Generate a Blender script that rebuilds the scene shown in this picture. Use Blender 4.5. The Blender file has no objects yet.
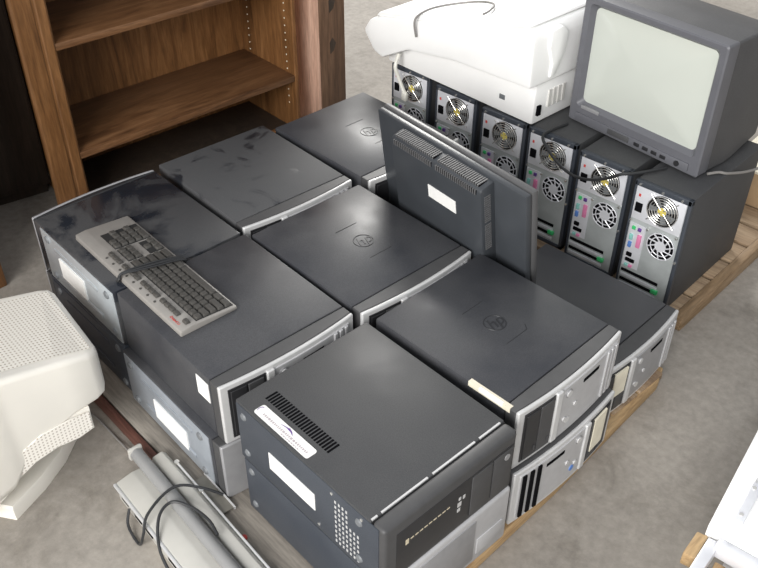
import bpy, bmesh, math, random
from mathutils import Vector, Matrix, Euler
random.seed(4)
PI = math.pi
C = bpy.context.scene.collection
FLOOR = -0.05

# ------------------------------------------------------------------ materials
def _nt(name):
    m = bpy.data.materials.new(name); m.use_nodes = True
    nt = m.node_tree; b = nt.nodes['Principled BSDF']
    return m, nt, b
def _noise(nt, scale, detail=4, vec=None, rough=.55, dist=0):
    n = nt.nodes.new('ShaderNodeTexNoise'); n.inputs['Scale'].default_value = scale
    n.inputs['Detail'].default_value = detail; n.inputs['Roughness'].default_value = rough
    n.inputs['Distortion'].default_value = dist
    if vec is not None: nt.links.new(vec, n.inputs['Vector'])
    return n
def _ramp(nt, src, stops):
    r = nt.nodes.new('ShaderNodeValToRGB'); e = r.color_ramp.elements
    while len(e) < len(stops): e.new(.5)
    for i, (p, c) in enumerate(stops):
        e[i].position = p; e[i].color = (*c, 1) if len(c) == 3 else c
    nt.links.new(src, r.inputs[0]); return r
def _vec(nt, scale=(1, 1, 1), rnd=True):
    tc = nt.nodes.new('ShaderNodeTexCoord'); mp = nt.nodes.new('ShaderNodeMapping')
    mp.inputs['Scale'].default_value = scale
    nt.links.new(tc.outputs['Object'], mp.inputs['Vector'])
    if rnd:
        oi = nt.nodes.new('ShaderNodeObjectInfo'); mu = nt.nodes.new('ShaderNodeVectorMath'); mu.operation = 'SCALE'
        mu.inputs[0].default_value = (7, 13, 5)
        nt.links.new(oi.outputs['Random'], mu.inputs['Scale']); nt.links.new(mu.outputs[0], mp.inputs['Location'])
    return mp.outputs[0]
def plain(name, col, rough=.5, metal=0, var=.08, scale=40, bump=0, spec=.5):
    m, nt, b = _nt(name); v = _vec(nt)
    n = _noise(nt, scale, 4, v)
    lo = tuple(c*(1-var) for c in col); hi = tuple(min(1, c*(1+var)) for c in col)
    r = _ramp(nt, n.outputs[0], [(.3, lo), (.7, hi)])
    nt.links.new(r.outputs[0], b.inputs['Base Color'])
    b.inputs['Roughness'].default_value = rough; b.inputs['Metallic'].default_value = metal
    b.inputs['Specular IOR Level'].default_value = spec
    if bump:
        bp = nt.nodes.new('ShaderNodeBump'); bp.inputs['Strength'].default_value = bump; bp.inputs['Distance'].default_value = .002
        nt.links.new(n.outputs[0], bp.inputs['Height']); nt.links.new(bp.outputs[0], b.inputs['Normal'])
    return m
def dusty(name, base, dust, lo, hi, scale, r0=.32, r1=.6, dist=0):
    m, nt, b = _nt(name); v = _vec(nt)
    n = _noise(nt, scale, 5, v, .6, dist); f = _noise(nt, 420, 2, v)
    r = _ramp(nt, n.outputs[0], [(lo, base), (hi, dust)])
    sp = _ramp(nt, f.outputs[0], [(.35, (.8,)*3), (.65, (1.15,)*3)])
    mx = nt.nodes.new('ShaderNodeMix'); mx.data_type = 'RGBA'; mx.blend_type = 'MULTIPLY'; mx.inputs[0].default_value = 1
    nt.links.new(r.outputs[0], mx.inputs[6]); nt.links.new(sp.outputs[0], mx.inputs[7])
    nt.links.new(mx.outputs[2], b.inputs['Base Color'])
    rr = _ramp(nt, n.outputs[0], [(lo, (r0,)*3), (hi, (r1,)*3)])
    nt.links.new(rr.outputs[0], b.inputs['Roughness'])
    bp = nt.nodes.new('ShaderNodeBump'); bp.inputs['Strength'].default_value = .12; bp.inputs['Distance'].default_value = .0006
    nt.links.new(f.outputs[0], bp.inputs['Height']); nt.links.new(bp.outputs[0], b.inputs['Normal'])
    return m
def wood(name, dark, mid, light, stretch=(3, 3, 40), rough=.45, scale=1.0, dist=1.5):
    m, nt, b = _nt(name); v = _vec(nt, stretch)
    n = _noise(nt, 2.2*scale, 8, v, .62, dist); f = _noise(nt, 22*scale, 3, v)
    r = _ramp(nt, n.outputs[0], [(.28, dark), (.5, mid), (.72, light)])
    r2 = _ramp(nt, f.outputs[0], [(.3, (.72,)*3), (.7, (1.1,)*3)])
    mx = nt.nodes.new('ShaderNodeMix'); mx.data_type = 'RGBA'; mx.blend_type = 'MULTIPLY'; mx.inputs[0].default_value = 1
    nt.links.new(r.outputs[0], mx.inputs[6]); nt.links.new(r2.outputs[0], mx.inputs[7])
    nt.links.new(mx.outputs[2], b.inputs['Base Color']); b.inputs['Roughness'].default_value = rough
    return m
def dots(name, col, hole, pitch, rad, axes=(0, 1), rough=.45):
    """perforated sheet: a square grid of holes over two object axes"""
    m, nt, b = _nt(name)
    tc = nt.nodes.new('ShaderNodeTexCoord'); sx = nt.nodes.new('ShaderNodeSeparateXYZ')
    nt.links.new(tc.outputs['Object'], sx.inputs[0])
    def M(op, a, bb=None):
        q = nt.nodes.new('ShaderNodeMath'); q.operation = op
        for i, s in enumerate((a, bb)):
            if s is None: continue
            if isinstance(s, (int, float)): q.inputs[i].default_value = s
            else: nt.links.new(s, q.inputs[i])
        return q.outputs[0]
    sq = []
    for a in axes:
        t = M('FRACT', M('MULTIPLY', sx.outputs[a], 1/pitch)); d = M('SUBTRACT', t, .5); sq.append(M('MULTIPLY', d, d))
    r = M('SQRT', M('ADD', *sq)); h = M('LESS_THAN', r, rad)
    mx = nt.nodes.new('ShaderNodeMix'); mx.data_type = 'RGBA'
    mx.inputs[6].default_value = (*col, 1); mx.inputs[7].default_value = (*hole, 1)
    nt.links.new(h, mx.inputs[0]); nt.links.new(mx.outputs[2], b.inputs['Base Color'])
    b.inputs['Roughness'].default_value = rough
    return m
def concrete():
    m, nt, b = _nt('worn_concrete'); v = _vec(nt, rnd=False)
    a = _noise(nt, 1.6, 7, v, .62); f = _noise(nt, 38, 5, v, .7); s = _noise(nt, 5.5, 6, v, .7, .6)
    r = _ramp(nt, a.outputs[0], [(.3, (.225, .203, .177)), (.7, (.36, .330, .292))])
    r2 = _ramp(nt, f.outputs[0], [(.3, (.80,)*3), (.7, (1.12,)*3)])
    r3 = _ramp(nt, s.outputs[0], [(.30, (.74, .73, .71)), (.48, (1, 1, 1))])
    x = r.outputs[0]
    for q in (r2, r3):
        mx = nt.nodes.new('ShaderNodeMix'); mx.data_type = 'RGBA'; mx.blend_type = 'MULTIPLY'; mx.inputs[0].default_value = 1
        nt.links.new(x, mx.inputs[6]); nt.links.new(q.outputs[0], mx.inputs[7]); x = mx.outputs[2]
    nt.links.new(x, b.inputs['Base Color']); b.inputs['Roughness'].default_value = .75
    bp = nt.nodes.new('ShaderNodeBump'); bp.inputs['Strength'].default_value = .25; bp.inputs['Distance'].default_value = .003
    nt.links.new(f.outputs[0], bp.inputs['Height']); nt.links.new(bp.outputs[0], b.inputs['Normal'])
    return m

M_case = dusty('dusty_black_case', (.034, .036, .043), (.060, .061, .066), .30, .62, 5, .34, .52)
M_case_shiny = dusty('wiped_black_case', (.018, .021, .028), (.060, .061, .064), .46, .54, 4.5, .18, .5, .6)
M_case_smudge = dusty('smudged_black_case', (.020, .022, .027), (.068, .069, .072), .36, .44, 7, .3, .62, .8)
M_case_matte = dusty('matte_black_case', (.043, .044, .047), (.059, .060, .062), .3, .7, 6, .5, .65)
M_case_side = dusty('blue_black_steel', (.036, .043, .056), (.056, .064, .078), .3, .7, 5, .4, .55)
M_black = plain('black_plastic', (.022, .022, .024), .4, 0, .1)
M_charcoal = plain('charcoal_plastic', (.058, .058, .060), .5, 0, .08)
M_deep = plain('deep_black', (.005, .005, .006), .9, 0, .1, 40, 0, .05)
M_emblem = plain('pressed_emblem', (.026, .027, .030), .45, 0, .1)
M_seam = plain('seam_shadow', (.008, .008, .009), .8, 0, .1)
M_silver = plain('silver_plastic', (.50, .50, .51), .36, .25, .05)
M_silver_dark = plain('grey_silver_plastic', (.33, .33, .34), .38, .25, .06)
M_rim = plain('bright_silver_rim', (.60, .60, .60), .32, .2, .04)
M_galv = plain('galvanised_steel', (.34, .38, .43), .30, .55, .12, 9)
M_galv_b = plain('blue_grey_steel', (.35, .38, .42), .34, .35, .14, 9)
M_galv_side = plain('shiny_steel_side', (.52, .56, .59), .26, .45, .14, 9)
M_rear = plain('zinc_rear_panel', (.47, .50, .50), .38, .25, .12, 16)
M_galv_lt = plain('bright_steel', (.74, .75, .79), .36, .25, .08, 14)
M_chrome = plain('polished_wire', (.80, .79, .76), .2, .8, .05)
M_label = plain('white_paper_label', (.82, .82, .80), .6, 0, .03)
M_cream = plain('cream_paper', (.74, .69, .56), .7, 0, .06)
M_rubber = plain('grey_rubber', (.16, .17, .18), .55, 0, .08)
M_white = plain('white_plastic', (.93, .93, .92), .45, 0, .02, 8)
M_white_warm = plain('ivory_plastic', (.88, .85, .78), .42, 0, .03, 6)
M_white_shade = plain('pale_grey_plastic', (.66, .65, .62), .5, 0, .04)
M_ivory_holes = dots('ivory_perforated_top', (.88, .85, .78), (.46, .40, .33), .0088, .24, (0, 1))
M_ivory_side = dots('ivory_perforated_side', (.86, .83, .77), (.50, .45, .40), .0088, .26, (1, 2))
M_crt = dusty('charcoal_crt_shell', (.055, .056, .060), (.085, .085, .087), .3, .7, 6, .42, .6)
M_crt_front = plain('grey_crt_bezel', (.125, .127, .142), .42, 0, .06, 12)
M_screen = plain('pale_tube_glass', (.56, .59, .54), .12, 0, .02, 4)
M_lcd = plain('black_lcd_back', (.046, .051, .058), .36, 0, .08, 14)
M_lcd_lt = plain('grey_lcd_rim', (.085, .085, .087), .40, 0, .06, 14)
M_vent = plain('dusty_vent_slat', (.115, .115, .118), .55, 0, .08)
M_key = plain('dark_grey_key', (.066, .063, .058), .42, 0, .10, 60)
M_kb = plain('silver_keyboard_tray', (.31, .295, .275), .42, .15, .05)
M_kb_dark = plain('black_keyboard_well', (.02, .02, .02), .6, 0, .1)
M_red = plain('red_ink', (.55, .06, .05), .5, 0, .05)
M_purple = plain('purple_ink', (.12, .05, .25), .5, 0, .05)
M_greyink = plain('grey_ink', (.45, .40, .42), .6, 0, .05)
M_blue = plain('blue_plastic', (.10, .22, .55), .45, 0, .05)
M_pink = plain('pink_plastic', (.70, .22, .40), .45, 0, .05)
M_green = plain('green_plastic', (.05, .50, .16), .4, 0, .05)
M_teal = plain('teal_plastic', (.25, .55, .50), .45, 0, .05)
M_yellow = plain('yellow_plastic', (.60, .50, .12), .45, 0, .08)
M_led = plain('pale_gold_plastic', (.62, .55, .40), .4, 0, .05)
M_oak = wood('oak_veneer', (.075, .031, .011), (.190, .086, .030), (.285, .140, .055), (9, 9, .9), .42)
M_oak_y = wood('oak_veneer_shelf', (.070, .031, .014), (.150, .071, .031), (.215, .110, .052), (9, .9, 9), .40)
M_oak_dark = wood('brown_shade_and_marks', (.030, .023, .018), (.050, .036, .027), (.072, .052, .038), (9, 9, .8), .5)  # shade put into the colour of cabinet and bottom board; also scuffs and stamp
M_post_lit = wood('lit_pinkish_timber', (.42, .25, .18), (.56, .35, .26), (.62, .42, .32), (10, 10, .8), .6)  # same post timber, daylight on its side painted in as paler pink
M_post = wood('brown_timber', (.085, .046, .027), (.155, .088, .052), (.20, .12, .075), (10, 10, .8), .6)
M_pine = wood('pallet_pine_end', (.26, .15, .065), (.44, .29, .145), (.56, .40, .22), (8, .9, 8), .65)
M_pine_shaded = wood('shaded_pine_end', (.13, .08, .04), (.25, .165, .09), (.33, .23, .14), (8, .9, 8), .7)  # darker pine: shadow on the rear pallet's end board put into the colour
M_pine_x = wood('pallet_pine_deck', (.20, .13, .08), (.34, .24, .15), (.44, .33, .22), (.9, 8, 8), .7)
M_greyboard = wood('greyed_pallet_board', (.15, .135, .115), (.24, .215, .185), (.32, .29, .25), (.9, 8, 8), .75)
M_redboard = wood('red_brown_board', (.07, .026, .018), (.115, .045, .032), (.15, .065, .048), (.9, 8, 8), .6)
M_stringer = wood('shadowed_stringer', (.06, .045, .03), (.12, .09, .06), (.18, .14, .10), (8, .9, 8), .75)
M_card = plain('brown_cardboard', (.42, .29, .17), .8, 0, .06, 20)
M_cable_black = plain('black_cable', (.025, .026, .028), .4, 0, .1)
M_cable_white = plain('white_cable', (.70, .69, .63), .45, 0, .05)
M_cable_grey = plain('grey_cable', (.22, .21, .20), .45, 0, .05)
M_unit = plain('light_grey_casing', (.50, .49, .455), .4, .1, .05, 12)
M_unit_mid = plain('grey_casing', (.27, .27, .27), .4, .15, .05, 12)
M_plate = plain('smoky_grey_plate', (.20, .19, .165), .3, .2, .10, 12)

# ------------------------------------------------------------------ mesh helpers
class MB:
    def __init__(s): s.b = bmesh.new()
    def box(s, x0, x1, y0, y1, z0, z1, bev=0, seg=2, rot=None, piv=None):
        r = bmesh.ops.create_cube(s.b, size=1)['verts']
        for v in r:
            v.co = Vector((x0+(v.co.x+.5)*(x1-x0), y0+(v.co.y+.5)*(y1-y0), z0+(v.co.z+.5)*(z1-z0)))
        if bev:
            es = list({e for v in r for e in v.link_edges})
            g = bmesh.ops.bevel(s.b, geom=es, offset=bev, segments=seg, affect='EDGES', profile=.5)
            r = list({v for f in g['faces'] for v in f.verts} | {v for v in r if v.is_valid})
        if rot is not None:
            c = Vector(piv) if piv else Vector(((x0+x1)/2, (y0+y1)/2, (z0+z1)/2))
            for v in r: v.co = c + rot @ (v.co-c)
        return s
    def prism(s, pts, lo, hi, axis='z', bev=0):
        """polygon (a,b) extruded along axis; z:(x,y) y:(x,z) x:(y,z)"""
        f = {'z': lambda a, b, t: (a, b, t), 'y': lambda a, b, t: (a, t, b), 'x': lambda a, b, t: (t, a, b)}[axis]
        A = [s.b.verts.new(f(a, b, lo)) for a, b in pts]; B = [s.b.verts.new(f(a, b, hi)) for a, b in pts]
        n = len(pts); fs = [s.b.faces.new(A), s.b.faces.new(B)]
        for i in range(n): fs.append(s.b.faces.new((A[i], A[(i+1) % n], B[(i+1) % n], B[i])))
        bmesh.ops.recalc_face_normals(s.b, faces=fs)
        if bev:
            es = list({e for q in fs for e in q.edges})
            bmesh.ops.bevel(s.b, geom=es, offset=bev, segments=2, affect='EDGES', profile=.5)
        return s
    def loft(s, loops, cap0=True, cap1=True):
        R = [[s.b.verts.new(p) for p in L] for L in loops]; n = len(R[0]); fs = []
        for a, b in zip(R, R[1:]):
            for i in range(n): fs.append(s.b.faces.new((a[i], a[(i+1) % n], b[(i+1) % n], b[i])))
        if cap0: fs.append(s.b.faces.new(R[0]))
        if cap1: fs.append(s.b.faces.new(R[-1]))
        bmesh.ops.recalc_face_normals(s.b, faces=fs)
        return s
    def tube(s, path, r, n=8, closed=False):
        P = [Vector(p) for p in path]; loops = []; m = len(P); up = None
        for i, p in enumerate(P):
            if closed: t = P[(i+1) % m]-P[i-1]
            else: t = P[min(i+1, m-1)]-P[max(i-1, 0)]
            t.normalize()
            if up is None: up = Vector((0, 0, 1)) if abs(t.z) < .9 else Vector((1, 0, 0))
            a = t.cross(up)
            if a.length < 1e-5: a = t.cross(Vector((1, 0, 0)))
            a.normalize(); c = a.cross(t); c.normalize(); up = c
            loops.append([s.b.verts.new(p+(a*math.cos(2*PI*k/n)+c*math.sin(2*PI*k/n))*r) for k in range(n)])
        fs = []
        rng = range(m) if closed else range(m-1)
        for i in rng:
            A, B = loops[i], loops[(i+1) % m]
            for k in range(n): fs.append(s.b.faces.new((A[k], A[(k+1) % n], B[(k+1) % n], B[k])))
        if not closed: fs += [s.b.faces.new(loops[0]), s.b.faces.new(loops[-1])]
        bmesh.ops.recalc_face_normals(s.b, faces=fs)
        return s
    def disc(s, c, r, h, axis='z', n=24, r2=None):
        r2 = r if r2 is None else r2
        c = Vector(c)
        ax = {'x': (Vector((0, 1, 0)), Vector((0, 0, 1)), Vector((1, 0, 0))), 'y': (Vector((1, 0, 0)), Vector((0, 0, 1)), Vector((0, 1, 0))), 'z': (Vector((1, 0, 0)), Vector((0, 1, 0)), Vector((0, 0, 1)))}[axis]
        L = [[c+ax[0]*rr*math.cos(2*PI*k/n)+ax[1]*rr*math.sin(2*PI*k/n)+ax[2]*t for k in range(n)] for rr, t in ((r, 0), (r2, h))]
        return s.loft(L)
    def ring(s, c, R, r, axis='y', n=32, m=6):
        c = Vector(c); ax = {'y': (Vector((1, 0, 0)), Vector((0, 0, 1))), 'z': (Vector((1, 0, 0)), Vector((0, 1, 0))), 'x': (Vector((0, 1, 0)), Vector((0, 0, 1)))}[axis]
        return s.tube([c+ax[0]*R*math.cos(2*PI*k/n)+ax[1]*R*math.sin(2*PI*k/n) for k in range(n)], r, m, True)
    def build(s, name, mat, parent=None, smooth=35, bevel=0):
        me = bpy.data.meshes.new(name); s.b.normal_update(); s.b.to_mesh(me); s.b.free()
        me.materials.append(mat)
        if smooth:
            for p in me.polygons: p.use_smooth = True
            try: me.set_sharp_from_angle(angle=math.radians(smooth))
            except Exception: pass
        o = bpy.data.objects.new(name, me); C.objects.link(o)
        if parent: o.parent = parent
        if bevel:
            b = o.modifiers.new('edge_rounding', 'BEVEL'); b.width = bevel; b.segments = 2; b.limit_method = 'ANGLE'
        return o
def rrect(w, h, r, n=5, cx=0, cy=0):
    pts = []
    for (sx, sy, a0) in ((1, 1, 0), (-1, 1, 90), (-1, -1, 180), (1, -1, 270)):
        for k in range(n+1):
            a = math.radians(a0+90*k/n)
            pts.append((cx+sx*(w/2-r)+r*math.cos(a), cy+sy*(h/2-r)+r*math.sin(a)))
    return pts
def smooth_path(pts, n=6):
    P = [Vector(p) for p in pts]; out = []
    for i in range(len(P)-1):
        p0, p1, p2, p3 = P[max(i-1, 0)], P[i], P[i+1], P[min(i+2, len(P)-1)]
        for k in range(n):
            t = k/n
            out.append(.5*((2*p1)+(p2-p0)*t+(2*p0-5*p1+4*p2-p3)*t*t+(3*p1-p0-3*p2+p3)*t**3))
    return out+[P[-1]]
def tag(o, label=None, cat=None, group=None, kind=None):
    for k, v in (('label', label), ('category', cat), ('group', group), ('kind', kind)):
        if v: o[k] = v
    return o
def thing(name, label, cat, loc=(0, 0, 0), rz=0, group=None):
    o = bpy.data.objects.new(name, None); o.empty_display_size = .05; C.objects.link(o)
    o.location = loc; o.rotation_euler = (0, 0, rz)
    return tag(o, label, cat, group)
def copy_tree(o, parent=None):
    c = o.copy(); C.objects.link(c); c.parent = parent
    for ch in [q for q in bpy.data.objects if q.parent == o]: copy_tree(ch, c)
    return c
def text_mb(txt, size, depth, mtx, shear=0):
    cu = bpy.data.curves.new('lettering', 'FONT'); cu.body = txt; cu.size = size; cu.extrude = depth; cu.shear = shear
    cu.align_x = 'CENTER'; cu.align_y = 'CENTER'; cu.resolution_u = 3
    o = bpy.data.objects.new('lettering', cu); C.objects.link(o)
    me = bpy.data.meshes.new_from_object(o.evaluated_get(bpy.context.evaluated_depsgraph_get()))
    bpy.data.objects.remove(o); bpy.data.curves.remove(cu)
    mb = MB(); mb.b.from_mesh(me); bpy.data.meshes.remove(me)
    bmesh.ops.transform(mb.b, matrix=mtx, verts=mb.b.verts)
    return mb

# ------------------------------------------------------------------ desktop computers lying on their sides
D, W, H = .428, .366, .1685
BULGE = .013
PCS = 'desktop computers lying on their sides on the pallet'
def arc(y, w=W, b=BULGE): return D/2 + b*(1-(2*y/w)**2)
def slab(mb, y0, y1, z0, z1, off0, off1, n=8, flatback=None):
    """a slab that follows the bowed front"""
    ys = [y0+(y1-y0)*i/n for i in range(n+1)]
    fr = [(arc(y)+off1, y) for y in ys]
    bk = [((arc(y)+off0) if flatback is None else flatback, y) for y in reversed(ys)]
    return mb.prism(fr+bk, z0, z1, 'z')
def feet_plate(t, sy, mat, label=None, foot_mat=M_rubber, w=W):
    """steel underside of the tower, facing local -y or +y (sy)"""
    y = sy*w/2
    f = lambda a, b: (min(y+sy*a, y+sy*b), max(y+sy*a, y+sy*b))
    mb = MB(); mb.box(-D/2+.004, D/2-.05, *f(-.004, .0025), .006, H-.006, .002)
    for z in (.045, .128):                       # embossed rails
        mb.box(-D/2+.085, D/2-.12, *f(.001, .0050), z-.006, z+.006, .003)
    o = mb.build('bottom_plate', mat, t)
    for x in (-D/2+.035, D/2-.085):
        for z in (.026, H-.026):
            MB().disc((x, y+sy*.002, z), .0115, sy*.0045, 'y', 20, .009).build('rubber_foot', foot_mat, o)
    if label:
        x0, x1, z0, z1 = label
        MB().box(x0, x1, *f(.0025, .0056), z0, z1).build('paper_label', M_label, o, 0)
    return o
def emblem(t, x, y, z, mat):
    """round two-letter maker's emblem inside a square outline, pressed into the side panel"""
    mb = MB()
    mb.ring((x, y, z), .026, .0011, 'z', 32, 6)
    o = mb.build('emblem', mat, t)
    for pth in ([(x-.073, y-.030, z), (x-.073, y+.040, z)], [(x+.066, y-.035, z), (x+.066, y+.035, z), (x+.052, y+.046, z)]):
        MB().tube(pth, .0007, 5).build('emblem_edge', mat, o)
    m = Matrix.Translation((x, y, z)) @ Matrix.Rotation(PI/2, 4, 'Z')
    text_mb('hp', .047, .0007, m, .35).build('emblem_lettering', mat, o, 0)
def hp_pc(label, loc, rz, cover=M_case, plate=None, plate_side=-1, plate_label=None, bay=-1, front=None, logo=None, thin=False, sx=1.0, sy=1.0):
    t = thing('desktop_computer', label, 'computer', loc, rz, PCS); t.scale = (sx, sy, 1)
    xb = D/2-(.0155 if thin else .038)
    MB().box(-D/2, xb, -W/2, W/2, .0, H, .0035).build('case_cover', cover, t)
    mb = MB(); mb.box(xb-.002, xb+.004, -W/2+.003, W/2-.003, .003, H-.003)
    mb.build('case_seam', M_seam, t, 0)
    mb = MB(); slab(mb, -W/2, W/2, .0005, H-.0005, 0, -.0095, 14, xb+.0022); mb.build('bezel_cap', M_charcoal if cover is not M_case_shiny else M_black, t, 30, .002)
    # silver bowed front: rim all round, face panel set inside
    mb = MB(); slab(mb, -W/2, W/2, 0, H, -.0095, .0, 16); fb = mb.build('front_bezel', M_rim if front else M_silver_dark, t, 30, .003)
    if plate: feet_plate(t, plate_side, plate, plate_label)
    if front:
        s = bay
        def Y(a, b): return (min(s*a, s*b), max(s*a, s*b))
        # a..b measured from the middle, positive towards the drive bays
        mb = MB(); slab(mb, *Y(-W/2+.016, .062), .014, H-.014, -.002, .0025, 12); mb.build('front_panel', M_silver_dark if front == 'paper' else M_silver, fb, 30, .0015)
        mb = MB(); slab(mb, *Y(.052, .072), .010, H-.010, -.002, .0065, 4); mb.build('divider_band', M_rim, fb, 30, .003)
        bayo = MB(); slab(bayo, *Y(.074, W/2-.018), .013, H-.013, -.002, .0022, 6); bo = bayo.build('drive_bay', M_black, fb, 30)
        for k in range(2):
            a = .080+k*.042
            mb = MB(); slab(mb, *Y(a, a+.038), .019, H-.019, 0, .0046, 4); d = mb.build('optical_drive', M_black if k else M_charcoal, bo, 30, .001)
            mb = MB(); slab(mb, *Y(a+.004, a+.008), .03, .045, 0, .0066, 2); mb.build('eject_button', M_charcoal, bo, 30)
        c = s*.028
        MB().disc((arc(c)+.001, c, H-.036), .0085, .0055, 'x', 20).build('power_button', M_rim, fb)
        MB().disc((arc(c)+.001, c, H-.036), .0115, .0030, 'x', 20).build('button_ring', M_silver_dark, fb)
        c = s*-.045
        mb = MB(); slab(mb, *Y(-.085, -.025), H-.040, H-.030, 0, .0036, 4); mb.build('card_slot', M_deep, fb, 30)
        for (a, z) in ((.03, .055), (-.005, .080)):
            MB().disc((arc(a)+.001, s*a, z), .006, .004, 'x', 14).build('front_button', M_rim, fb)
        MB().disc((arc(0)+.001, s*.018, .045), .008, .0030, 'x', 18).build('badge', M_blue if front == 'slots' else M_rim, fb)
        for k in range(3):
            a = -W/2+.022+k*(.023 if front == 'slots' else .017)
            mb = MB(); slab(mb, *Y(a, a+.010), .016, H-.016, 0, .0065, 3)
            mb.build('front_rib' if front != 'slots' else 'vent_slot', M_silver if front != 'slots' else M_deep, fb, 30, .0015 if front != 'slots' else 0)
        if front in ('slots', 'paper'):
            mb = MB(); slab(mb, *Y(.088, .140), .045 if front == 'slots' else .07, H-.018, .002, .0068, 4); mb.build('paper_tag', M_cream, fb, 0)
    if logo: emblem(t, *logo, H+.0003, M_emblem)
    return t

U = .1692
def P(x, y, k, rz=0):      # base centre of a box from its back/near corner
    c, s = math.cos(rz), math.sin(rz); dx, dy = D/2, W/2
    return (x+dx*c-dy*s, y+dx*s+dy*c, k*U)

# lower layer
hp_pc('black desktop computer with round feet low in the left stack, behind the ivory monitor', (.203, .184, 0), PI, M_case_side, M_case_side, 1)
hp_pc('desktop computer with grey steel side and white label at the bottom, under the keyboard stack', (.640, .172, 0), -.012, M_case, M_galv_b, -1, (-.08, .065, .042, .102), bay=1)
hp_pc('desktop computer hidden under the back smudged one', P(-.02, .388, 0), -.02)
hp_pc('desktop computer hidden under the middle one with the round emblem', P(.436, .386, 0), 0)
hp_pc('desktop computer hidden under the farthest one by the wooden post', P(.022, .779, 0), .012)
hp_pc('desktop computer with three black vent slots on its silver front, at pallet edge', P(.910, .395, 0, .02), .02, M_case, bay=1, front='slots', sx=.968)
hp_pc('single-layer desktop computer with paper note on its silver front, beside the standing towers', P(.850, .762, 0, .045), .045, M_case, bay=-1, front='paper', sx=.992, sy=.95)
# upper layer
hp_pc('desktop computer with silver steel side, feet and white label, partly under the keyboard', (.203, .186, U), PI, M_case_shiny, M_galv_side, 1, (-.055, .075, .052, .112), thin=True)
b = hp_pc('desktop computer with plain dark side and small white sticker, under end of keyboard', P(.424, .006, 1), -.012, M_case, front='ribs')
MB().box(.124, .171, -W/2-.0015, -W/2+.001, .095, .150).build('sticker', M_label, b, 0)
hp_pc('desktop computer with wiped dark smudges in its dust, next to the bookshelf', P(-.018, .390, 1), -.02, M_case_smudge, front='ribs')
hp_pc('middle desktop computer with round emblem on top, in front of the flat monitor back', P(.442, .384, 1), -.002, M_case, front='ribs', logo=(-.002, .012))
hp_pc('farthest desktop computer of the top layer, by the wooden post', P(.024, .779, 1), .012, M_case, front='ribs', logo=(.0, .012))
f = hp_pc('front right desktop computer with silver front and drive bay, yellowed strip at corner', P(.894, .396, 1, .03), .03, M_case, front='ribs', logo=(-.01, .0), sx=.968)
mb = MB(); mb.box(.075, .190, -W/2-.0012, -W/2+.010, H-.012, H+.001); mb.build('paper_strip', M_cream, f, 0)
mb = MB(); mb.box(.105, .17, -W/2-.002, -W/2+.004, H-.008, H+.0016); mb.build('barcode_sticker', M_label, f, 0)

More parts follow.
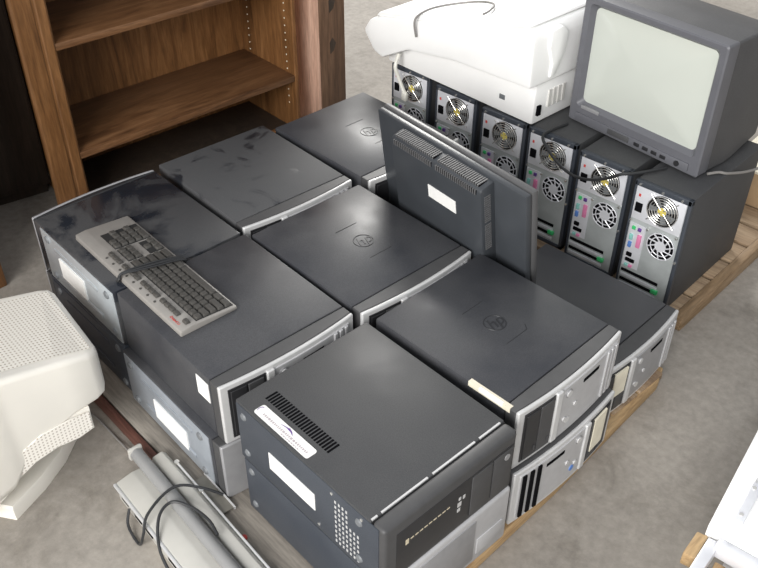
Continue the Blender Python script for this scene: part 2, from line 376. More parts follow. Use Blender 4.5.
# older matt-black desktops
def old_pc(label, loc, rz, silver_front=False, dressed=True):
    t = thing('desktop_computer', label, 'computer', loc, rz, PCS)
    d2, w2 = .224, .181
    MB().box(-d2, d2-.036, -w2, w2, 0, H, .004).build('case_cover', M_case_matte, t)
    y = -w2
    sp = MB().box(-d2+.004, d2-.014, y-.002, y+.002, .004, H-.005, .0015).build('side_panel', M_case_side, t)
    for x in (-d2+.028, d2-.066):
        for z in (.030, H-.030):
            MB().disc((x, y-.001, z), .010, -.004, 'y', 20, .007).build('rubber_foot', M_rubber, sp)
    if dressed:
        MB().box(-.115, .030, y-.0036, y-.001, .052, .100).build('paper_label', M_label, sp, 0)
        mb = MB()
        for i in range(7):
            for j in range(9):
                if i >= 4 and j > 5: continue
                x = .090+i*.0105; z = .016+j*.0145
                mb.box(x, x+.0045, y-.0028, y-.0015, z, z+.007)
        mb.build('vent_holes', M_rim, sp, 0)
        for (x, z) in ((.083, H-.016), (.166, H-.014), (.04, .02)):
            MB().disc((x, y-.001, z), .0035, -.003, 'y', 10).build('screw', M_chrome, sp)
        mb = MB()                                       # vent slots in the lid
        for i in range(25):
            x = -.184+i*.0081
            mb.box(x, x+.0048, -.134, -.104, H-.0005, H+.0006)
        mb.build('lid_vents', M_deep, t, 0)
        st = MB(); st.prism(rrect(.170, .028, .006, 4, -.086, -.160), H-.0002, H+.0010, 'z'); so = st.build('sticker', M_label, t, 0)
        mb = MB()
        mb.prism([(-.105, -.155), (-.082, -.149), (-.072, -.152), (-.064, -.158), (-.076, -.154), (-.090, -.153)], H+.0008, H+.0015, 'z')
        mb.tube([(-.163+.006*math.cos(a), -.160+.008*math.sin(a), H+.0012) for a in [1.6+i*.3 for i in range(9)]], .0007, 5)
        mb.build('sticker_emblem', M_purple, so, 0)
        mb = MB(); x = -.150
        while x < -.012:
            w = random.choice((.003, .004, .006)); mb.box(x, x+w, -.166, -.161, H+.0006, H+.0013); x += w+.002
        x = -.085
        while x < -.030:
            w = random.choice((.003, .005)); mb.box(x, x+w, -.172, -.1695, H+.0006, H+.0013); x += w+.002
        mb.build('sticker_print', M_greyink, so, 0)
    # lid seam: bright steel lip with gaps
    mb = MB()
    for a, b_ in ((-w2+.004, -w2+.018), (-w2+.028, -.035), (-.022, .095), (.108, w2-.012)):
        mb.box(d2-.0405, d2-.0365, a, b_, H-.003, H+.0004)
    mb.build('lid_lip', M_rim, t, 0)
    mb = MB(); mb.box(d2-.036, d2-.034, -w2+.002, w2-.002, .003, H-.003); mb.build('case_seam', M_seam, t, 0)
    fb = MB().box(d2-.035, d2, -w2, w2, 0, H, .009, 3).build('front_bezel', M_silver if silver_front else M_charcoal, t)
    X = d2
    if silver_front:
        MB().box(X-.004, X+.002, -w2+.02, w2-.11, .02, H-.018, .001).build('front_panel', M_silver_dark, fb)
        MB().box(X-.004, X+.0022, w2-.10, w2-.02, .03, .08, .001).build('drive_door', M_silver, fb)
    else:
        MB().box(X-.004, X+.0008, -w2+.03, w2-.008, .014, H-.030, .0005).build('front_panel', M_black, fb)
        MB().box(X-.004, X+.0028, .050, .108, .018, H-.036, .001).build('optical_drive', M_charcoal, fb)
        MB().box(X-.004, X+.0028, .112, w2-.012, .018, H-.036, .001).build('optical_drive', M_charcoal, fb)
        mb = MB()
        for (yy, z, a, h) in ((.012, .060, .008, .010), (.012, .075, .010, .012), (.014, .094, .006, .008), (.026, .090, .006, .010)):
            mb.box(X, X+.0016, yy, yy+a, z, z+h)
        mb.build('front_lettering', M_rim, fb, 0)
        mb = MB()
        for k in range(9): mb.box(X, X+.0014, -.115+k*.012, -.107+k*.012, .095, .098)
        mb.box(X, X+.0014, -.128, -.120, .088, .102)
        mb.build('drive_marking', M_led, fb, 0)
        MB().disc((X, w2-.03, .115), .008, .004, 'x', 16).build('power_button', M_silver_dark, fb)
    return t
old_pc('matt black desktop computer with lid vents and purple-marked sticker, nearest the camera', (1.118, .194, U), .004)
old_pc('dark desktop computer with silver front beneath the matt black one nearest the camera', (1.121, .196, 0), .004, True, False)

# ------------------------------------------------------------------ pallets
def board(mb_args, name, mat, parent): return MB().box(*mb_args, .003).build(name, mat, parent)
p = thing('wooden_pallet', 'low wooden pallet under the stacked desktop computers, red-brown near edge', 'pallet', (.64, .53, FLOOR))
n = 10; y0, y1 = -.062, 1.085; bw = (y1-y0)/n
for i in range(n):
    board((-.70, .648, y0+i*bw-.53+.004, y0+(i+1)*bw-.53-.004, .030, .0495), 'deck_board', M_greyboard if i == 0 else M_pine_x, p)
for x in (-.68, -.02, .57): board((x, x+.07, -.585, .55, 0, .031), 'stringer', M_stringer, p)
board((-.70, .648, -.606, -.591, .006, .048), 'edge_board', M_redboard, p)
MB().prism([(.664, -.60), (.716, -.60), (.688, .05), (.650, .53), (.634, .575), (.60, .572), (.60, .560), (.622, .556)], .002, .044, 'z', .003).build('end_board', M_pine, p)

p = thing('wooden_pallet', 'pine pallet under the standing tower computers and grey television', 'pallet', (.56, 1.72, FLOOR), .06)
for i in range(8):
    board((-.66, .585, -.44+i*.118, -.44+i*.118+.102, .030, .0495), 'deck_board', M_pine_x, p)
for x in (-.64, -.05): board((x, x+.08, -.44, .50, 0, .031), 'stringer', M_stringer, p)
board((.585, .613, -.44, .505, .0, .052), 'end_board', M_pine_shaded, p)

# ------------------------------------------------------------------ tower computers seen from the back
def tower():
    t = thing('tower_computer', '', 'computer', (0, 0, 0), 0, 'tower computers standing in a row with their backs showing')
    w, d, h = .0845, .42, .372
    MB().box(-w, w, .006, d, 0, h, .004).build('case', M_case_matte, t)
    fr = MB()
    fr.box(-w, w, -.004, .012, h-.016, h, .0015).box(-w, -w+.006, -.004, .012, 0, h, .001).box(w-.011, w, -.004, .012, 0, h, .001).box(-w, w, -.004, .012, 0, .012, .001)
    fr.build('rear_frame', M_case_side, t)
    rp = MB().box(-w+.006, w-.011, .0, .010, .010, h-.014).build('rear_panel', M_rear, t, 0)
    ps = MB().box(-w+.007, w-.013, -.003, .006, .252, h-.016, .001).build('power_supply', M_galv_lt, t)
    def hole(c, r, parent): return MB().disc((c[0], -.0045 if parent is ps else -.0015, c[1]), r, .002, 'y', 28).build('fan', M_deep, parent)
    c1 = (.010, .309)
    f1 = hole(c1, .0455, ps)
    MB().disc((c1[0], -.0062, c1[1]), .013, .002, 'y', 20).build('fan_hub', M_yellow, f1)
    mb = MB()
    for k in range(7):
        a = 2*PI*k/7
        mb.prism([(c1[0]+.013*math.cos(a), c1[1]+.013*math.sin(a)), (c1[0]+.041*math.cos(a+.25), c1[1]+.041*math.sin(a+.25)), (c1[0]+.041*math.cos(a+.75), c1[1]+.041*math.sin(a+.75)), (c1[0]+.013*math.cos(a+.7), c1[1]+.013*math.sin(a+.7))], -.0056, -.0050, 'y')
    mb.build('fan_blades', M_rubber, f1, 0)
    mb = MB()
    for R in (.014, .022, .030, .038, .045): mb.ring((c1[0], -.0085, c1[1]), R, .00135)
    for a in (.78, 2.36, 3.93, 5.5): mb.tube([(c1[0]+.006*math.cos(a), -.0085, c1[1]+.006*math.sin(a)), (c1[0]+.058*math.cos(a), -.0075, c1[1]+.058*math.sin(a))], .0016, 6)
    mb.build('fan_guard', M_chrome, ps)
    MB().box(-.071, -.050, -.0065, 0, .278, .306, .001).build('power_inlet', M_deep, ps)
    MB().box(-.067, -.061, -.0045, 0, .326, .334).build('voltage_switch', M_red, ps)
    c2 = (.026, .198)
    f2 = hole(c2, .042, rp)
    MB().disc((c2[0], -.003, c2[1]), .017, .002, 'y', 24).build('grille_hub', M_galv_lt, f2)
    mb = MB()
    for R in (.030, .041): mb.ring((c2[0], -.0022, c2[1]), R, .0016)
    for k in range(10):
        a = 2*PI*k/10
        mb.tube([(c2[0]+r*math.cos(a+q), -.0022, c2[1]+r*math.sin(a+q)) for r, q in ((.015, 0), (.024, .18), (.033, .30), (.042, .36))], .0021, 5)
    mb.build('fan_grille', M_galv_lt, f2)
    io = MB().box(-w+.009, -.026, -.002, .004, .088, .236).build('port_panel', M_galv_lt, t, 0)
    for (x, z, a, b_, m) in ((-.063, .222, .010, .010, M_green), (-.045, .222, .010, .010, M_purple), (-.042, .168, .012, .042, M_pink), (-.066, .186, .010, .018, M_teal), (-.066, .160, .010, .018, M_blue), (-.064, .130, .016, .012, M_deep), (-.064, .112, .024, .010, M_deep), (-.044, .112, .008, .010, M_deep), (-.064, .094, .010, .008, M_teal), (-.050, .094, .010, .008, M_pink)):
        MB().box(x-.003, x+a-.003, -.007, 0, z-.004, z+b_-.004, .0008).build('port', m, io)
    for k in range(4):
        z = .018+k*.016
        MB().box(-w+.010, .044, -.0018, .004, z, z+.010, .0006).build('slot_cover', M_deep if k in (1, 3) else M_galv_lt, t)
    MB().box(.030, .050, -.008, .002, .040, .052, .001).build('slot_latch', M_green, t)
    for (x, z) in ((-.068, h-.008), (.0, h-.008), (.058, h-.008), (-.075, .246), (.066, .246), (w-.006, .17), (-.02, .235)):
        MB().disc((x, -.004, z), .0035, -.004, 'y', 10).build('screw', M_chrome, t)
    return t
TL = ['tower computer under the overhanging left end of the white printer, white cord over its fan',
      'second tower computer from the left in the row, under the white printer',
      'tower computer under the right end of the white printer',
      'tower computer in the gap between the printer and the television, cable over its fan',
      'tower computer under the middle of the television, cable sagging across its fan',
      'rightmost tower computer of the row, its dark side facing the open floor']
TX = [.060, .280, .488, .668, .860, 1.059]
TY = [1.326, 1.316, 1.308, 1.320, 1.318, 1.304]
t0 = tower()
for i in range(6):
    o = t0 if i == 0 else copy_tree(t0)
    o.location = (TX[i], TY[i], 0); o.rotation_euler.z = .07; o['label'] = TL[i]

# ------------------------------------------------------------------ grey CRT television on the towers
t = thing('crt_television', 'grey tube television with pale blank screen on top of the right-hand towers', 'television', (.858, 1.422, .3765), -.055)
w, h = .458, .378
def xz(pts, y): return [(a, y, b) for a, b in pts]
zc = h/2
mb = MB()
mb.loft([xz(rrect(w-.004, h-.004, .007, 5, 0, zc), .052), xz(rrect(w, h, .008, 5, 0, zc), .12), xz(rrect(w, h-.004, .012, 5, 0, zc), .16), xz(rrect(w-.03, h-.05, .02, 5, 0, zc-.01), .30), xz(rrect(w-.14, h-.13, .03, 5, 0, zc-.03), .43), xz(rrect(w-.17, h-.16, .03, 5, 0, zc-.035), .46)], False, True)
mb.build('rear_shell', M_crt, t)
sx, sz, sw, sh = .001, .208, .388, .280
mb = MB()
mb.loft([xz(rrect(w-.004, h-.004, .007, 5, 0, zc), .052), xz(rrect(w, h, .008, 5, 0, zc), .045), xz(rrect(w, h, .008, 5, 0, zc), .004), xz(rrect(w-.008, h-.008, .007, 5, 0, zc), 0), xz(rrect(sw+.026, sh+.028, .012, 5, sx, sz), .0), xz(rrect(sw+.004, sh+.004, .016, 5, sx, sz), .018)], False, False)
fb = mb.build('front_bezel', M_crt_front, t)
# bulged tube face
mb = MB(); loops = []
for k in range(7):
    q = 1-k/6.5
    loops.append(xz(rrect((sw+.006)*q, (sh+.006)*q, (.017+.02*(1-q))*q, 5, sx, sz), .017-.014*(1-q*q)))
mb.loft(loops, False, True); mb.build('screen', M_screen, t, 60)
MB().box(-.20, .20, -.006, .01, .010, .034, .003).build('control_strip', M_crt_front, fb)
MB().box(-.185, -.120, -.0015, .004, .050, .060, .0005).build('name_plate', M_silver_dark, fb)
for x in (.02, .05, .08, .11): MB().box(x, x+.018, -.009, 0, .016, .026, .001).build('button', M_black, fb)
MB().box(-.075, .0, -.0085, 0, .014, .030, .001).build('control_flap', M_crt, fb)
MB().disc((.165, -.004, .022), .008, -.006, 'y', 16).build('power_button', M_black, fb)
for x in (-.17, .17):
    for y in (.06, .34): MB().box(x-.015, x+.015, y-.015, y+.015, -.004, .006 if y < .1 else .05, .001).build('foot', M_black, t)

# ------------------------------------------------------------------ white printer on the towers
t = thing('multifunction_printer', 'bulky white printer with flatbed lid on top of the left-hand towers', 'printer', (.27, 1.5, .373))
g = lambda x, z: (x-.27, z-.373)
mb = MB()
mb.prism([g(-.045, .374), g(.586, .374), g(.590, .505), g(-.03, .505)], -.185, .185, 'y', .008); body = mb.build('body', M_white, t)
mb = MB()
mb.prism([g(-.112, .478), g(-.062, .418), g(-.02, .405), g(.10, .470), g(.30, .500), g(.606, .512), g(.602, .66), g(.588, .684), g(.42, .652), g(.16, .590), g(-.03, .548), g(-.082, .522)], -.238, .215, 'y', .012); sc = mb.build('scanner_body', M_white, t)
mb = MB()
mb.prism([g(-.055, .540), g(-.04, .556), g(.16, .603), g(.42, .666), g(.565, .692), g(.575, .686), g(.42, .648), g(.16, .586)], -.230, .20, 'y', .004); mb.build('scanner_lid', M_white, t)
X = .592-.27
mb = MB(); mb.box(X-.008, X+.003, -.195, .18, .136, .143); mb.build('side_seam', M_white_shade, sc, 0)
mb = MB()
mb.prism([(-.175, .30), (-.125, .305), (-.095, .28), (-.105, .22), (-.135, .16), (-.160, .155), (-.155, .2), (-.175, .25)], X-.006, X+.022, 'x', .005); mb.build('hinge_cover', M_white, sc)
mb = MB()
for k in range(4): mb.box(X-.010, X+.0015, -.125+k*.022, -.113+k*.022, .045, .10)
mb.build('side_vents', M_white_shade, body, 0)
MB().box(X-.012, X+.0025, -.172, -.156, .030, .062, .001).build('side_socket', M_deep, body)
mb = MB(); mb.box(X-.008, X+.004, .03, .10, .02, .12, .003); mb.build('side_cover', M_white_shade, body)
mb = MB(); mb.box(.455-.27, .476-.27, -.188, -.182, .045, .060, .001); mb.build('front_badge', M_rubber, body)
mb = MB(); mb.tube(smooth_path([(-.395, -.12, .12), (-.375, -.14, .118), (-.34, -.15, .12)]), .008, 8); mb.build('handle_knob', M_cream, sc)
# loose cords on and under the printer
mb = MB()
mb.tube(smooth_path([(.150, 1.252, .535), (.146, 1.250, .590), (.150, 1.300, .609), (.172, 1.37, .614), (.25, 1.42, .633), (.33, 1.40, .653), (.375, 1.33, .664), (.385, 1.29, .666)]), .0035, 8)
tag(mb.build('power_cord', M_cable_grey), 'grey cord looped over the top of the white printer', 'cable')
mb = MB()
mb.tube(smooth_path([(.035, 1.29, .43), (.042, 1.268, .395), (.048, 1.276, .360), (.060, 1.283, .325), (.072, 1.286, .300)]), .0065, 8)
mb.box(.062, .084, 1.278, 1.290, .278, .306, .003)
tag(mb.build('printer_cord', M_cable_white), 'thick white cord hanging from the printer over the leftmost tower', 'cable')
mb = MB()
mb.tube(smooth_path([(.655, 1.40, .377), (.648, 1.33, .378), (.650, 1.292, .374), (.672, 1.284, .352), (.725, 1.280, .318), (.785, 1.278, .305), (.845, 1.278, .318), (.900, 1.280, .348), (.935, 1.284, .374), (.965, 1.315, .3785), (1.00, 1.40, .377)]), .0045, 8)
tag(mb.build('power_cord', M_cable_black), 'black cord sagging across the backs of towers below the television', 'cable')
mb = MB()
mb.tube(smooth_path([(1.095, 1.455, .3775), (1.112, 1.485, .3785), (1.128, 1.51, .372), (1.145, 1.62, .345), (1.16, 1.78, .33)]), .004, 8)
tag(mb.build('signal_cable', M_cable_grey), 'thin grey cable running past the lower right corner of the television', 'cable')

# ------------------------------------------------------------------ flat monitor seen from the back
t = thing('flat_monitor', 'black flat-panel monitor leaning with its vented back and white label showing', 'monitor', (.734, .8385, .1765))
t.rotation_euler = (math.atan(.14), 0, -.082)
w, h = .552, .380
MB().box(-w/2, w/2, .0, .020, 0, h, .005).build('rear_frame', M_lcd, t)
fr = MB(); fr.box(-w/2-.002, w/2+.002, .021, .040, -.001, h+.003, .006); fb = fr.build('front_bezel', M_lcd_lt, t)
mb = MB(); mb.box(-w/2+.022, w/2-.022, .0385, .0412, .03, h-.022); mb.build('screen', M_deep, t, 0)
z1 = h-.010
X0, X1 = -.166, .172
mb = MB()
mb.prism([(.004, .110), (-.041, .128), (-.045, .136), (-.045, z1-.012), (-.040, z1-.002), (.004, z1+.004)], X0, X1, 'x', .005)
cs = mb.build('back_housing', M_lcd, t)
for gx in (X0+.012, (X0+X1)/2+.006):
    gw = (X1-X0)/2-.020
    MB().box(gx, gx+gw, -.036, -.006, z1-.004, z1+.0022).build('vent_well', M_deep, cs, 0)
    MB().box(gx, gx+gw, -.0456, -.040, z1-.020, z1-.008).build('vent_well', M_deep, cs, 0)
mb = MB()
for i in range(40):
    gx = X0+.012 if i < 20 else (X0+X1)/2+.006
    x = gx+.0015+(i % 20)*gw/20
    mb.box(x, x+.0036, -.0375, -.004, z1-.003, z1+.0045)
    mb.box(x, x+.0036, -.0468, -.042, z1-.021, z1-.006)
mb.build('top_vents', M_vent, cs, 0)
mb = MB()
for j in range(2):
    for i in range(13):
        z = .180+j*.086+i*.0062
        mb.box(X1-.004, X1+.0015, -.034, -.014, z, z+.0032)
mb.build('side_vents', M_vent, cs, 0)
MB().box(-.024, .080, -.0465, -.044, .250, .288).build('paper_label', M_label, cs, 0)
MB().box(-.055, .055, -.010, .01, -.001, .03, .004).build('stand_socket', M_black, t)

# ------------------------------------------------------------------ keyboard
t = thing('keyboard', 'silver-grey keyboard with dark keys and cord wrapped round it, on the stacked computers', 'keyboard')
K0 = Vector((.166, .031)); ang = math.atan2(-.004, .48)
ZK = 2*U-.0005
t.location = (.413, .1125, ZK); t.rotation_euler = (0, 0, PI-.012)
# local: +x to the typist's right, +y to the keyboard's back edge
kw, kd = .498, .151
mb = MB()
mb.prism([(-kd/2, 0), (kd/2, 0), (kd/2-.002, .016), (kd/2-.030, .0185), (-kd/2+.004, .010), (-kd/2, .007)], -kw/2, kw/2, 'x', .003)
tray = mb.build('tray', M_kb, t)
def ztop(y): return .0095+(y+kd/2)*.0088/(kd-.03)
slope = math.atan(.0088/(kd-.03))
def well(x0, x1, y0, y1):
    R = Matrix.Rotation(slope, 3, 'X')
    yc = (y0+y1)/2
    mb = MB(); mb.box(x0, x1, y0, y1, ztop(yc)-.003, ztop(yc)+.0012, 0, 2, R)
    mb.build('key_well', M_kb_dark, tray, 0)
u = .0193
bx = -kw/2+.009; fy = -kd/2+.008
well(bx-.001, bx+15*u+.001, fy-.001, fy+5*u+.001)
well(bx+15.35*u, bx+18.4*u, fy+3*u, fy+5*u+.001); well(bx+15.35*u, bx+18.4*u, fy-.001, fy+2*u)
well(bx+18.75*u, bx+22.8*u, fy-.001, fy+5*u+.001)
fr_y = fy+5.55*u
meshes = {}
nkeys = [0]
def key(xu, yu, wu=1, hu=1, yoff=0, hk=.85):
    if nkeys[0] >= 100: return
    nkeys[0] += 1
    kx, ky = wu*u-.0022, hu*u*(1 if hk == .85 else .8)-.0022
    k_ = (round(kx, 4), round(ky, 4))
    cx, cy = bx+(xu+wu/2)*u, fy+(yu+hu/2)*u+yoff
    if k_ not in meshes:
        mb = MB(); mb.loft([[(a, b_, 0) for a, b_ in rrect(kx, ky, .0015, 2)], [(a, b_, .005) for a, b_ in rrect(kx-.003, ky-.003, .0018, 2)], [(a, b_, .0064) for a, b_ in rrect(kx-.0048, ky-.0048, .0015, 2)]], False, True)
        o = mb.build('key', M_key, t, 25); meshes[k_] = o.data
    else:
        o = bpy.data.objects.new('key', meshes[k_]); C.objects.link(o); o.parent = t
    o.location = (cx, cy, ztop(cy)+.0005); o.rotation_euler = (slope, 0, 0)
for r, row in enumerate(([1.5, 1.5, 7, 1.5, 1.5, 2], [2.25]+[1]*10+[2.75], [1.75]+[1]*11+[2.25], [1.5]+[1]*12+[1.5], [1]*13+[2])):
    x = 0
    for wu in row: key(x, r, wu); x += wu
for i, x in enumerate([0]+[2+j for j in range(4)]+[6.5+j for j in range(4)]+[11+j for j in range(4)]): key(x, 5, 1, 1, .0095, .8)
for x in range(3):
    key(15.4+x, 3); key(15.4+x, 4); key(15.4+x, 0); 
    key(15.4+x, 5, 1, 1, .0095, .8)
key(16.4, 1)
for r in range(5):
    for x in range(4):
        if x == 3 and r in (0, 2): continue
        if r == 0 and x == 1: continue
        key(18.8+x, r, 2 if (r == 0 and x == 0) else 1, 2 if (x == 3 and r in (1,)) and False else 1)
mb = MB()
for i in range(8):
    x = -.12+i*.032; mb.disc((x, kd/2-.0125, .0172), .0030, .0016, 'z', 12)
mb.build('media_buttons', M_key, t)
text_mb('COMPAQ', .0088, .0003, Matrix.Translation((-.208, kd/2-.0125, .0176)), .2).build('red_lettering', M_red, t, 0)
mb = MB()
for k, dx in enumerate((-.010, -.0045, .001, .0065)):
    z = .0268+.0016*(k % 2); x = dx
    mb.tube(smooth_path([(x-.012, -kd/2-.003, .003), (x-.014, -kd/2-.003, .014), (x-.011, -.055, .0215), (x-.006, -.01, z), (x+.004-dx*.3, .04, z+.002), (x+.014-dx*.7, kd/2-.006, .026), (x+.016-dx*.8, kd/2+.004, .018), (x+.016-dx*.8, kd/2+.004, .003)]), .0023, 6)
mb.tube(smooth_path([(-.010, -kd/2-.003, .004), (-.0085, -kd/2-.03, -.004), (-.0095, -kd/2-.075, -.006), (-.008, -kd/2-.12, -.004), (-.009, -kd/2-.15, -.005)]), .0024, 6)
mb.tube(smooth_path([(.018, kd/2-.004, .024), (.010, kd/2+.006, .016), (.016, kd/2+.010, .008), (.024, kd/2+.006, .004)]), .0024, 6)
mb.build('wrapped_cord', M_cable_black, t)

# ------------------------------------------------------------------ ivory CRT monitor on the floor
t = thing('crt_monitor', 'ivory tube monitor with perforated top on swivel base, standing on the concrete floor', 'monitor', (.39, -.36, FLOOR))
def S(y, x0, x1, z0, z1, r): return [(a-.39, y+.36, b_-FLOOR) for a, b_ in rrect(x1-x0, z1-z0, r, 6, (x0+x1)/2, (z0+z1)/2)]
mb = MB()
mb.loft([S(-.078, .275, .500, .190, .284, .016), S(-.081, .262, .520, .182, .296, .014), S(-.090, .252, .536, .176, .304, .013), S(-.112, .246, .545, .173, .310, .013), S(-.20, .242, .550, .170, .330, .013), S(-.325, .238, .552, .125, .360, .014), S(-.345, .225, .556, .08, .374, .03), S(-.37, .205, .562, .05, .385, .035), S(-.48, .185, .575, .03, .40, .04), S(-.52, .18, .58, .03, .405, .03), S(-.545, .19, .57, .04, .395, .03)], True, True)
for v in mb.b.verts:
    if v.co.y > .36-.13: v.co.y -= max(0, v.co.x+.39-.25)*.09
body = mb.build('shell', M_white_warm, t, 40)
# perforated sheet following the sloping top
mb = MB()
for (ya, za, yb, zb) in ((-.094, .3058, -.112, .3100), (-.112, .3100, -.200, .3300), (-.200, .3300, -.318, .3583)):
    v = [mb.b.verts.new((a-.39, y+.36, z_+.0011-FLOOR)) for a, y, z_ in ((.268, ya, za), (.522, ya, za), (.522, yb, zb), (.268, yb, zb))]
    for q_ in v:
        if q_.co.y > .36-.13: q_.co.y -= max(0, q_.co.x+.39-.25)*.09
    mb.b.faces.new(v)
mb.build('perforated_top', M_ivory_holes, body, 0)
mb = MB()
mb.prism([(-.165, .175), (-.165, .106), (-.204, .099), (-.255, .106), (-.31, .098), (-.36, .074), (-.395, .045), (-.45, .02), (-.45, .175)], .255, .548, 'x')
for v in mb.b.verts: v.co = Vector((v.co.x-.39, v.co.y+.36, v.co.z-FLOOR))
lo = mb.build('lower_shell', M_white_warm, t)
mb = MB()
mb.prism([(-.170, .164), (-.170, .113), (-.206, .107), (-.255, .113), (-.31, .105), (-.345, .090), (-.352, .112), (-.338, .150), (-.283, .170), (-.216, .171)], .5515, .5535, 'x')
for v in mb.b.verts: v.co = Vector((v.co.x-.39, v.co.y+.36, v.co.z-FLOOR))
mb.build('perforated_side', M_ivory_side, lo, 0)
mb = MB()
pts = [(.22, -.20), (.30, -.158), (.40, -.164), (.455, -.225), (.500, -.300), (.538, -.389), (.46, -.445), (.38, -.47), (.24, -.44), (.20, -.33)]
mb.loft([[(a-.39, b_+.36, 0) for a, b_ in pts], [(a-.39, b_+.36, .036) for a, b_ in pts], [((a-.37)*.97-.02, (b_+.32)*.97+.04, .043) for a, b_ in pts]])
mb.build('swivel_base', M_white_warm, t, 30)
MB().disc((-.03, .03, .04), .09, .07, 'z', 28, .11).build('swivel_neck', M_white_shade, t)

# ------------------------------------------------------------------ light grey ridged unit with a cord on the floor
t = thing('document_scanner', 'light grey slim ridged machine with rails and side plate, lying on the floor', 'machine', (.82, -.135, FLOOR), -.035)
def q(x, y): return (x-.82, y+.135)
mb = MB()
mb.prism([(-.055, .0), (.042, .0), (.042, .055), (.030, .060), (-.012, .066), (-.055, .058)], -.175, .36, 'x', .004); mb.build('casing', M_unit, t)
mb = MB(); mb.tube([(-.215, .022, .070), (.36, .022, .070)], .016, 14); mb.build('ridge_bar', M_unit_mid, t)
mb = MB(); mb.box(-.224, -.212, .004, .040, .052, .088, .005); mb.build('bar_end_cap', M_unit, t)
mb = MB(); mb.prism([(.040, .0525), (.078, .0525), (.080, .060), (.070, .072), (.044, .068)], -.180, .36, 'x', .003); mb.build('side_bar', M_unit, t)
mb = MB(); mb.box(-.125, .33, .0795, .0845, .056, .068, .001); rail = mb.build('guide_rail', M_rim, t)
for x in (-.128, -.02, .33): MB().disc((x, .0815, .066), .006, .006, 'z', 12).build('rail_stud', M_chrome, rail)
mb = MB(); mb.box(-.062, .060, .084, .118, .0535, .058, .001); pl = mb.build('side_plate', M_plate, t)
mb = MB(); mb.box(-.066, .064, .1155, .119, .0535, .061); mb.build('plate_edge', M_rim, pl, 0)
for x, z in ((-.15, .035), (-.09, .03), (-.04, .03), (.06, .03), (.12, .03)): MB().box(x, x+.03, -.0575, -.053, z-.010, z+.008, .001).build('side_opening', M_deep, t)
mb = MB(); mb.box(-.175, .36, -.062, -.054, .050, .058, .002); mb.build('edge_trim', M_rim, t)
mb = MB()
mb.tube(smooth_path([(.715, -.193, -.010), (.735, -.212, -.036), (.79, -.217, -.044), (.805, -.208, .0), (.79, -.185, .030), (.775, -.130, .044), (.78, -.09, .046), (.81, -.05, .030), (.84, -.02, .010)]), .0035, 8)
tag(mb.build('power_cord', M_cable_black), 'black cord crossing over the light grey machine in a loop', 'cable')
mb = MB()
mb.tube(smooth_path([(.95, -.215, -.03), (.87, -.205, .0), (.815, -.17, .032), (.805, -.13, .044), (.845, -.105, .044), (.90, -.095, .042), (.94, -.10, .034)]), .0035, 8)
tag(mb.build('signal_cable', M_cable_black), 'second black cable curling along the top of the light grey machine', 'cable')
mb = MB()
mb.tube(smooth_path([(.595, -.120, .006), (.55, -.100, -.030), (.48, -.095, -.0465), (.36, -.10, -.0465), (.27, -.13, -.0465)]), .0028, 8)
tag(mb.build('floor_cable', M_cable_grey), 'thin cable on the floor between the ivory monitor and grey machine', 'cable')
mb = MB(); mb.disc((.963, -.050, -.0007), .0075, .006, 'z', 14, .006)
tag(mb.build('plastic_cap', M_red), 'tiny red plastic cap on the pallet edge beside the grey machine', 'cap')

# ------------------------------------------------------------------ bookshelf, post, cabinet
t = thing('bookshelf', 'oak-veneer bookshelf with empty shelves standing behind the stacked computers', 'bookshelf', (-.63, .76, FLOOR), -.012)
fx, bxk = .16, -.19
hgt = 1.32
yl, yr = -.505, .494
for y0_, y1_ in ((yl+.081, yl+.106), (yr-.016, yr)):
    MB().box(bxk, fx-.018, y0_, y1_, 0, hgt, .002).build('side_panel', M_oak, t)
mb = MB(); mb.prism([(fx-.020, yl-.001), (fx-.006, yl-.001), (fx, yl+.006), (fx, yl+.060), (fx-.003, yl+.064), (fx-.003, yl+.070), (fx, yl+.074), (fx, yl+.100), (fx-.006, yl+.107), (fx-.020, yl+.107)], 0, hgt, 'z'); mb.build('front_stile', M_oak, t, 20)
mb = MB(); mb.prism([(fx-.020, yr+.001), (fx-.006, yr+.001), (fx, yr-.004), (fx, yr-.014), (fx-.006, yr-.017), (fx-.020, yr-.017)], 0, hgt, 'z'); mb.build('front_stile', M_oak, t, 20)
MB().box(bxk, bxk+.012, yl+.10, yr-.01, 0, hgt).build('back_panel', M_oak, t, 0)
for z in (.222, .592, .94): MB().box(bxk+.012, fx-.004, yl+.104, yr-.015, z, z+.024, .003).build('shelf', M_oak_y, t)
MB().box(bxk+.012, fx-.02, yl+.104, yr-.015, .0, .018, .002).build('bottom_board', M_oak_dark, t)  # coloured dark to stand for shade under the lowest shelf
MB().box(fx-.03, fx-.012, yl+.104, yr-.015, .0185, .045, .002).build('plinth', M_oak, t)
MB().box(bxk-.005, fx+.012, yl-.012, yr+.012, hgt, hgt+.03, .004).build('top_board', M_oak_y, t)
mb = MB()
for yy in (yr-.0172,):
    for x in (-.13, .11):
        for k in range(40): mb.disc((x, yy, .12+k*.028), .0028, .0018, 'y', 8)
mb.build('pin_holes', M_cream, t, 0)

t = thing('wooden_post', 'square brown timber post with one side coloured pinkish as if lit, right beside the bookshelf', 'post', (-.50, 1.395, FLOOR))
mb = MB(); mb.box(-.088, .066, -.062, .062, 0, 1.45, .003); o = mb.build('timber', M_post, t)
mb = MB(); mb.box(-.087, .064, -.0645, -.061, .001, 1.449); mb.build('lit_face', M_post_lit, o, 0)  # thin facing whose pale colour stands for the light on this side
mb = MB()
for z in (.30, .46, .60): mb.prism([(-.012, z), (.006, z+.012), (.016, z+.038), (.0, z+.062), (-.014, z+.045)], .0655, .0668, 'x')
mb.build('dark_scuff', M_oak_dark, o, 0)

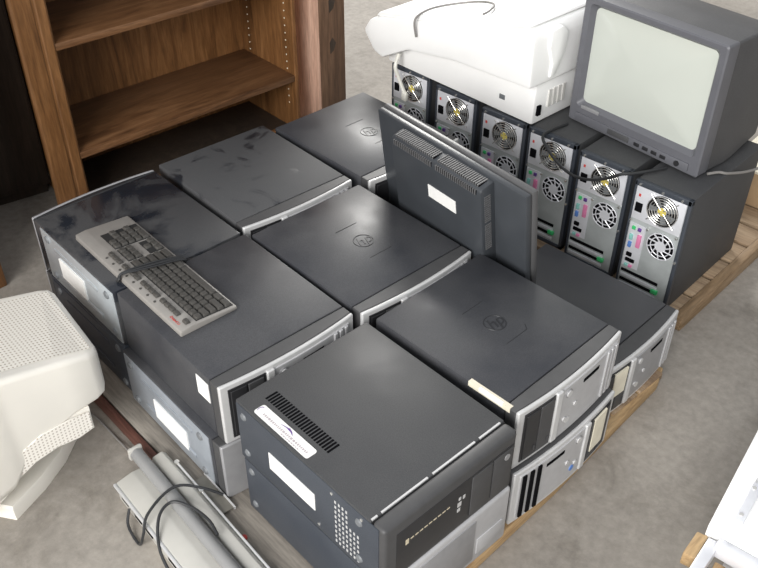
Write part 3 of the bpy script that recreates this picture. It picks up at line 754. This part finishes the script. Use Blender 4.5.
t = thing('storage_cabinet', 'cabinet coloured dark brown for deep shadow to the left of the bookshelf', 'cabinet', (-1.0, -.10, FLOOR), -.14)
MB().box(-.40, .22, -1.3, .462, .035, 1.5, .004).build('carcass', M_oak_dark, t)  # shadow on the cabinet comes from its dark colour
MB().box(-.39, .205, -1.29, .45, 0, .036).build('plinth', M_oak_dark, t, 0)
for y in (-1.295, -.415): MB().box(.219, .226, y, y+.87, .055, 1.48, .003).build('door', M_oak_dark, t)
t = thing('wooden_bookcase', 'brown wooden bookcase end just showing at left edge behind the ivory monitor', 'bookcase', (-.495, -.62, FLOOR), .10)
MB().box(-.24, .24, .55, .574, 0, 1.25, .003).build('side_panel', M_oak, t)
MB().box(-.24, .24, -.45, -.426, 0, 1.25, .003).build('side_panel', M_oak, t)
MB().box(.228, .24, -.426, .55, 0, 1.25, .001).build('back_panel', M_oak, t)
for z in (.04, .40, .80, 1.21): MB().box(-.23, .23, -.426, .55, z, z+.024, .002).build('shelf', M_oak_y, t)

# ------------------------------------------------------------------ white panel with bracket at the lower right, cardboard box
t = thing('white_table', 'white board with metal bracket and pale wooden cross bar, lower right corner', 'table', (1.83, .72, FLOOR), .0)
def T(x, y): return (x-1.83, y-.72)
Zt = .25
e0, e1 = T(1.682, .565), T(1.600, .965)      # outer edge, near and far
mb = MB()
mb.prism([e0, T(2.06, .62), T(1.98, 1.02), e1], Zt-.035, Zt-.010, 'z', .002); top = mb.build('board', M_white, t)
mb = MB()
mb.prism([e0, T(1.722, .573), T(1.640, .973), e1], Zt-.012, Zt, 'z', .002); mb.build('edge_strip', M_white, t)
mb = MB()
mb.prism([T(1.706, .615), T(1.726, .619), T(1.706, .735), T(1.688, .731)], Zt-.011, Zt+.003, 'z', .002); br = mb.build('metal_bracket', M_galv_lt, t)
for a in (.635, .715): MB().disc((*T(1.716-(a-.62)*.2, a), Zt+.002), .0045, .003, 'z', 12).build('screw', M_chrome, br)
mb = MB(); mb.prism([T(1.692, .560), T(1.716, .565), T(1.735, .41), T(1.713, .406)], Zt-.05, Zt-.02, 'z', .003); mb.build('frame_bar', M_galv_lt, t)
mb = MB(); mb.prism([T(1.71, .568), T(1.712, .545), T(2.06, .590), T(2.06, .618)], Zt-.045, Zt-.010, 'z', .003); mb.build('frame_bar', M_galv_lt, t)
mb = MB(); mb.prism([T(1.725, .540), T(1.735, .495), T(2.04, .545), T(2.04, .588)], Zt-.07, Zt-.045, 'z', .003); mb.build('cross_bar', M_pine, t)
mb = MB(); mb.prism([T(1.668, .560), T(1.690, .565), T(1.700, .50), T(1.676, .495)], Zt-.060, Zt-.025, 'z', .003); mb.build('wooden_block', M_pine, t)
for a in ((1.74, .60), (2.0, .62), (1.68, .93), (1.94, .97)):
    x, y = T(*a); MB().box(x-.012, x+.012, y-.012, y+.012, 0, Zt-.034, .002).build('leg', M_galv_lt, t)

t = thing('cardboard_box', 'small brown carton with dark stamped marks behind the rightmost tower', 'box', (1.0, 2.13, 0), .1)
MB().box(-.10, .10, -.13, .13, 0, .12, .002).build('carton', M_card, t)
MB().box(-.10, .10, -.13, .13, .119, .128, .001).build('lid', M_cream, t)
mb = MB()
for r in range(2):
    for k in range(4): mb.box(.1, .1008, -.12+k*.022, -.105+k*.022, .035+r*.035, .06+r*.035)
mb.build('stamp', M_oak_dark, t, 0)

# ------------------------------------------------------------------ floor, light, camera
mb = MB(); mb.box(-7, 6, -5, 10, FLOOR-.1, FLOOR); tag(mb.build('floor', concrete(), None, 0), kind='structure')

for nm, a in (('wall_back', (-7, 6, 9.9, 10)), ('wall_left', (-7, -6.9, -5, 9.9))):
    mb = MB(); mb.box(*a, FLOOR, 4.2); tag(mb.build(nm, plain(nm+'_paint', (.62, .60, .57), .8, 0, .05, 3), None, 0), kind='structure')

wd = bpy.data.worlds.new('daylight'); bpy.context.scene.world = wd; wd.use_nodes = True
nt = wd.node_tree; bg = nt.nodes['Background']
tc = nt.nodes.new('ShaderNodeTexCoord'); sp = nt.nodes.new('ShaderNodeSeparateXYZ'); nt.links.new(tc.outputs['Generated'], sp.inputs[0])
rp = _ramp(nt, sp.outputs[2], [(.0, (.55, .52, .48)), (.5, (.85, .87, .90)), (1.0, (.95, .97, 1.0))])
nt.links.new(rp.outputs[0], bg.inputs['Color']); bg.inputs['Strength'].default_value = .5
def area(name, loc, target, size, power, col):
    l = bpy.data.lights.new(name, 'AREA'); l.size = size[0]; l.shape = 'RECTANGLE'; l.size_y = size[1]; l.energy = power; l.color = col
    o = bpy.data.objects.new(name, l); C.objects.link(o); o.location = loc
    o.rotation_euler = (Vector(target)-Vector(loc)).to_track_quat('-Z', 'Y').to_euler()
area('door_daylight', (2.9, -4.4, 2.7), (.6, .8, .2), (4.0, 2.8), 340, (1.0, .985, .96))
area('rear_daylight', (-4.3, 5.0, 3.6), (.4, 1.0, .2), (3.0, 2.0), 330, (1.0, .98, .94))

cam = bpy.data.cameras.new('camera'); co = bpy.data.objects.new('camera', cam); C.objects.link(co)
cam.sensor_width = 36; cam.lens = 36*889.92/758; cam.clip_start = .02
az, pt, rl = 2.39500753, .664878851, .00605926820
fwd = Vector((math.cos(pt)*math.cos(az), math.cos(pt)*math.sin(az), -math.sin(pt)))
r = fwd.cross(Vector((0, 0, 1))).normalized(); up = r.cross(fwd)
r2 = r*math.cos(rl)+up*math.sin(rl); u2 = up*math.cos(rl)-r*math.sin(rl)
m = Matrix((r2, u2, -fwd)).transposed().to_4x4(); m.translation = (2.03662792, -.645138673, 1.64561521)
co.matrix_world = m
sc_ = bpy.context.scene; sc_.camera = co
sc_.view_settings.view_transform = 'Standard'; sc_.view_settings.look = 'None'
sc_.view_settings.exposure = 0.5; sc_.view_settings.gamma = 1.0
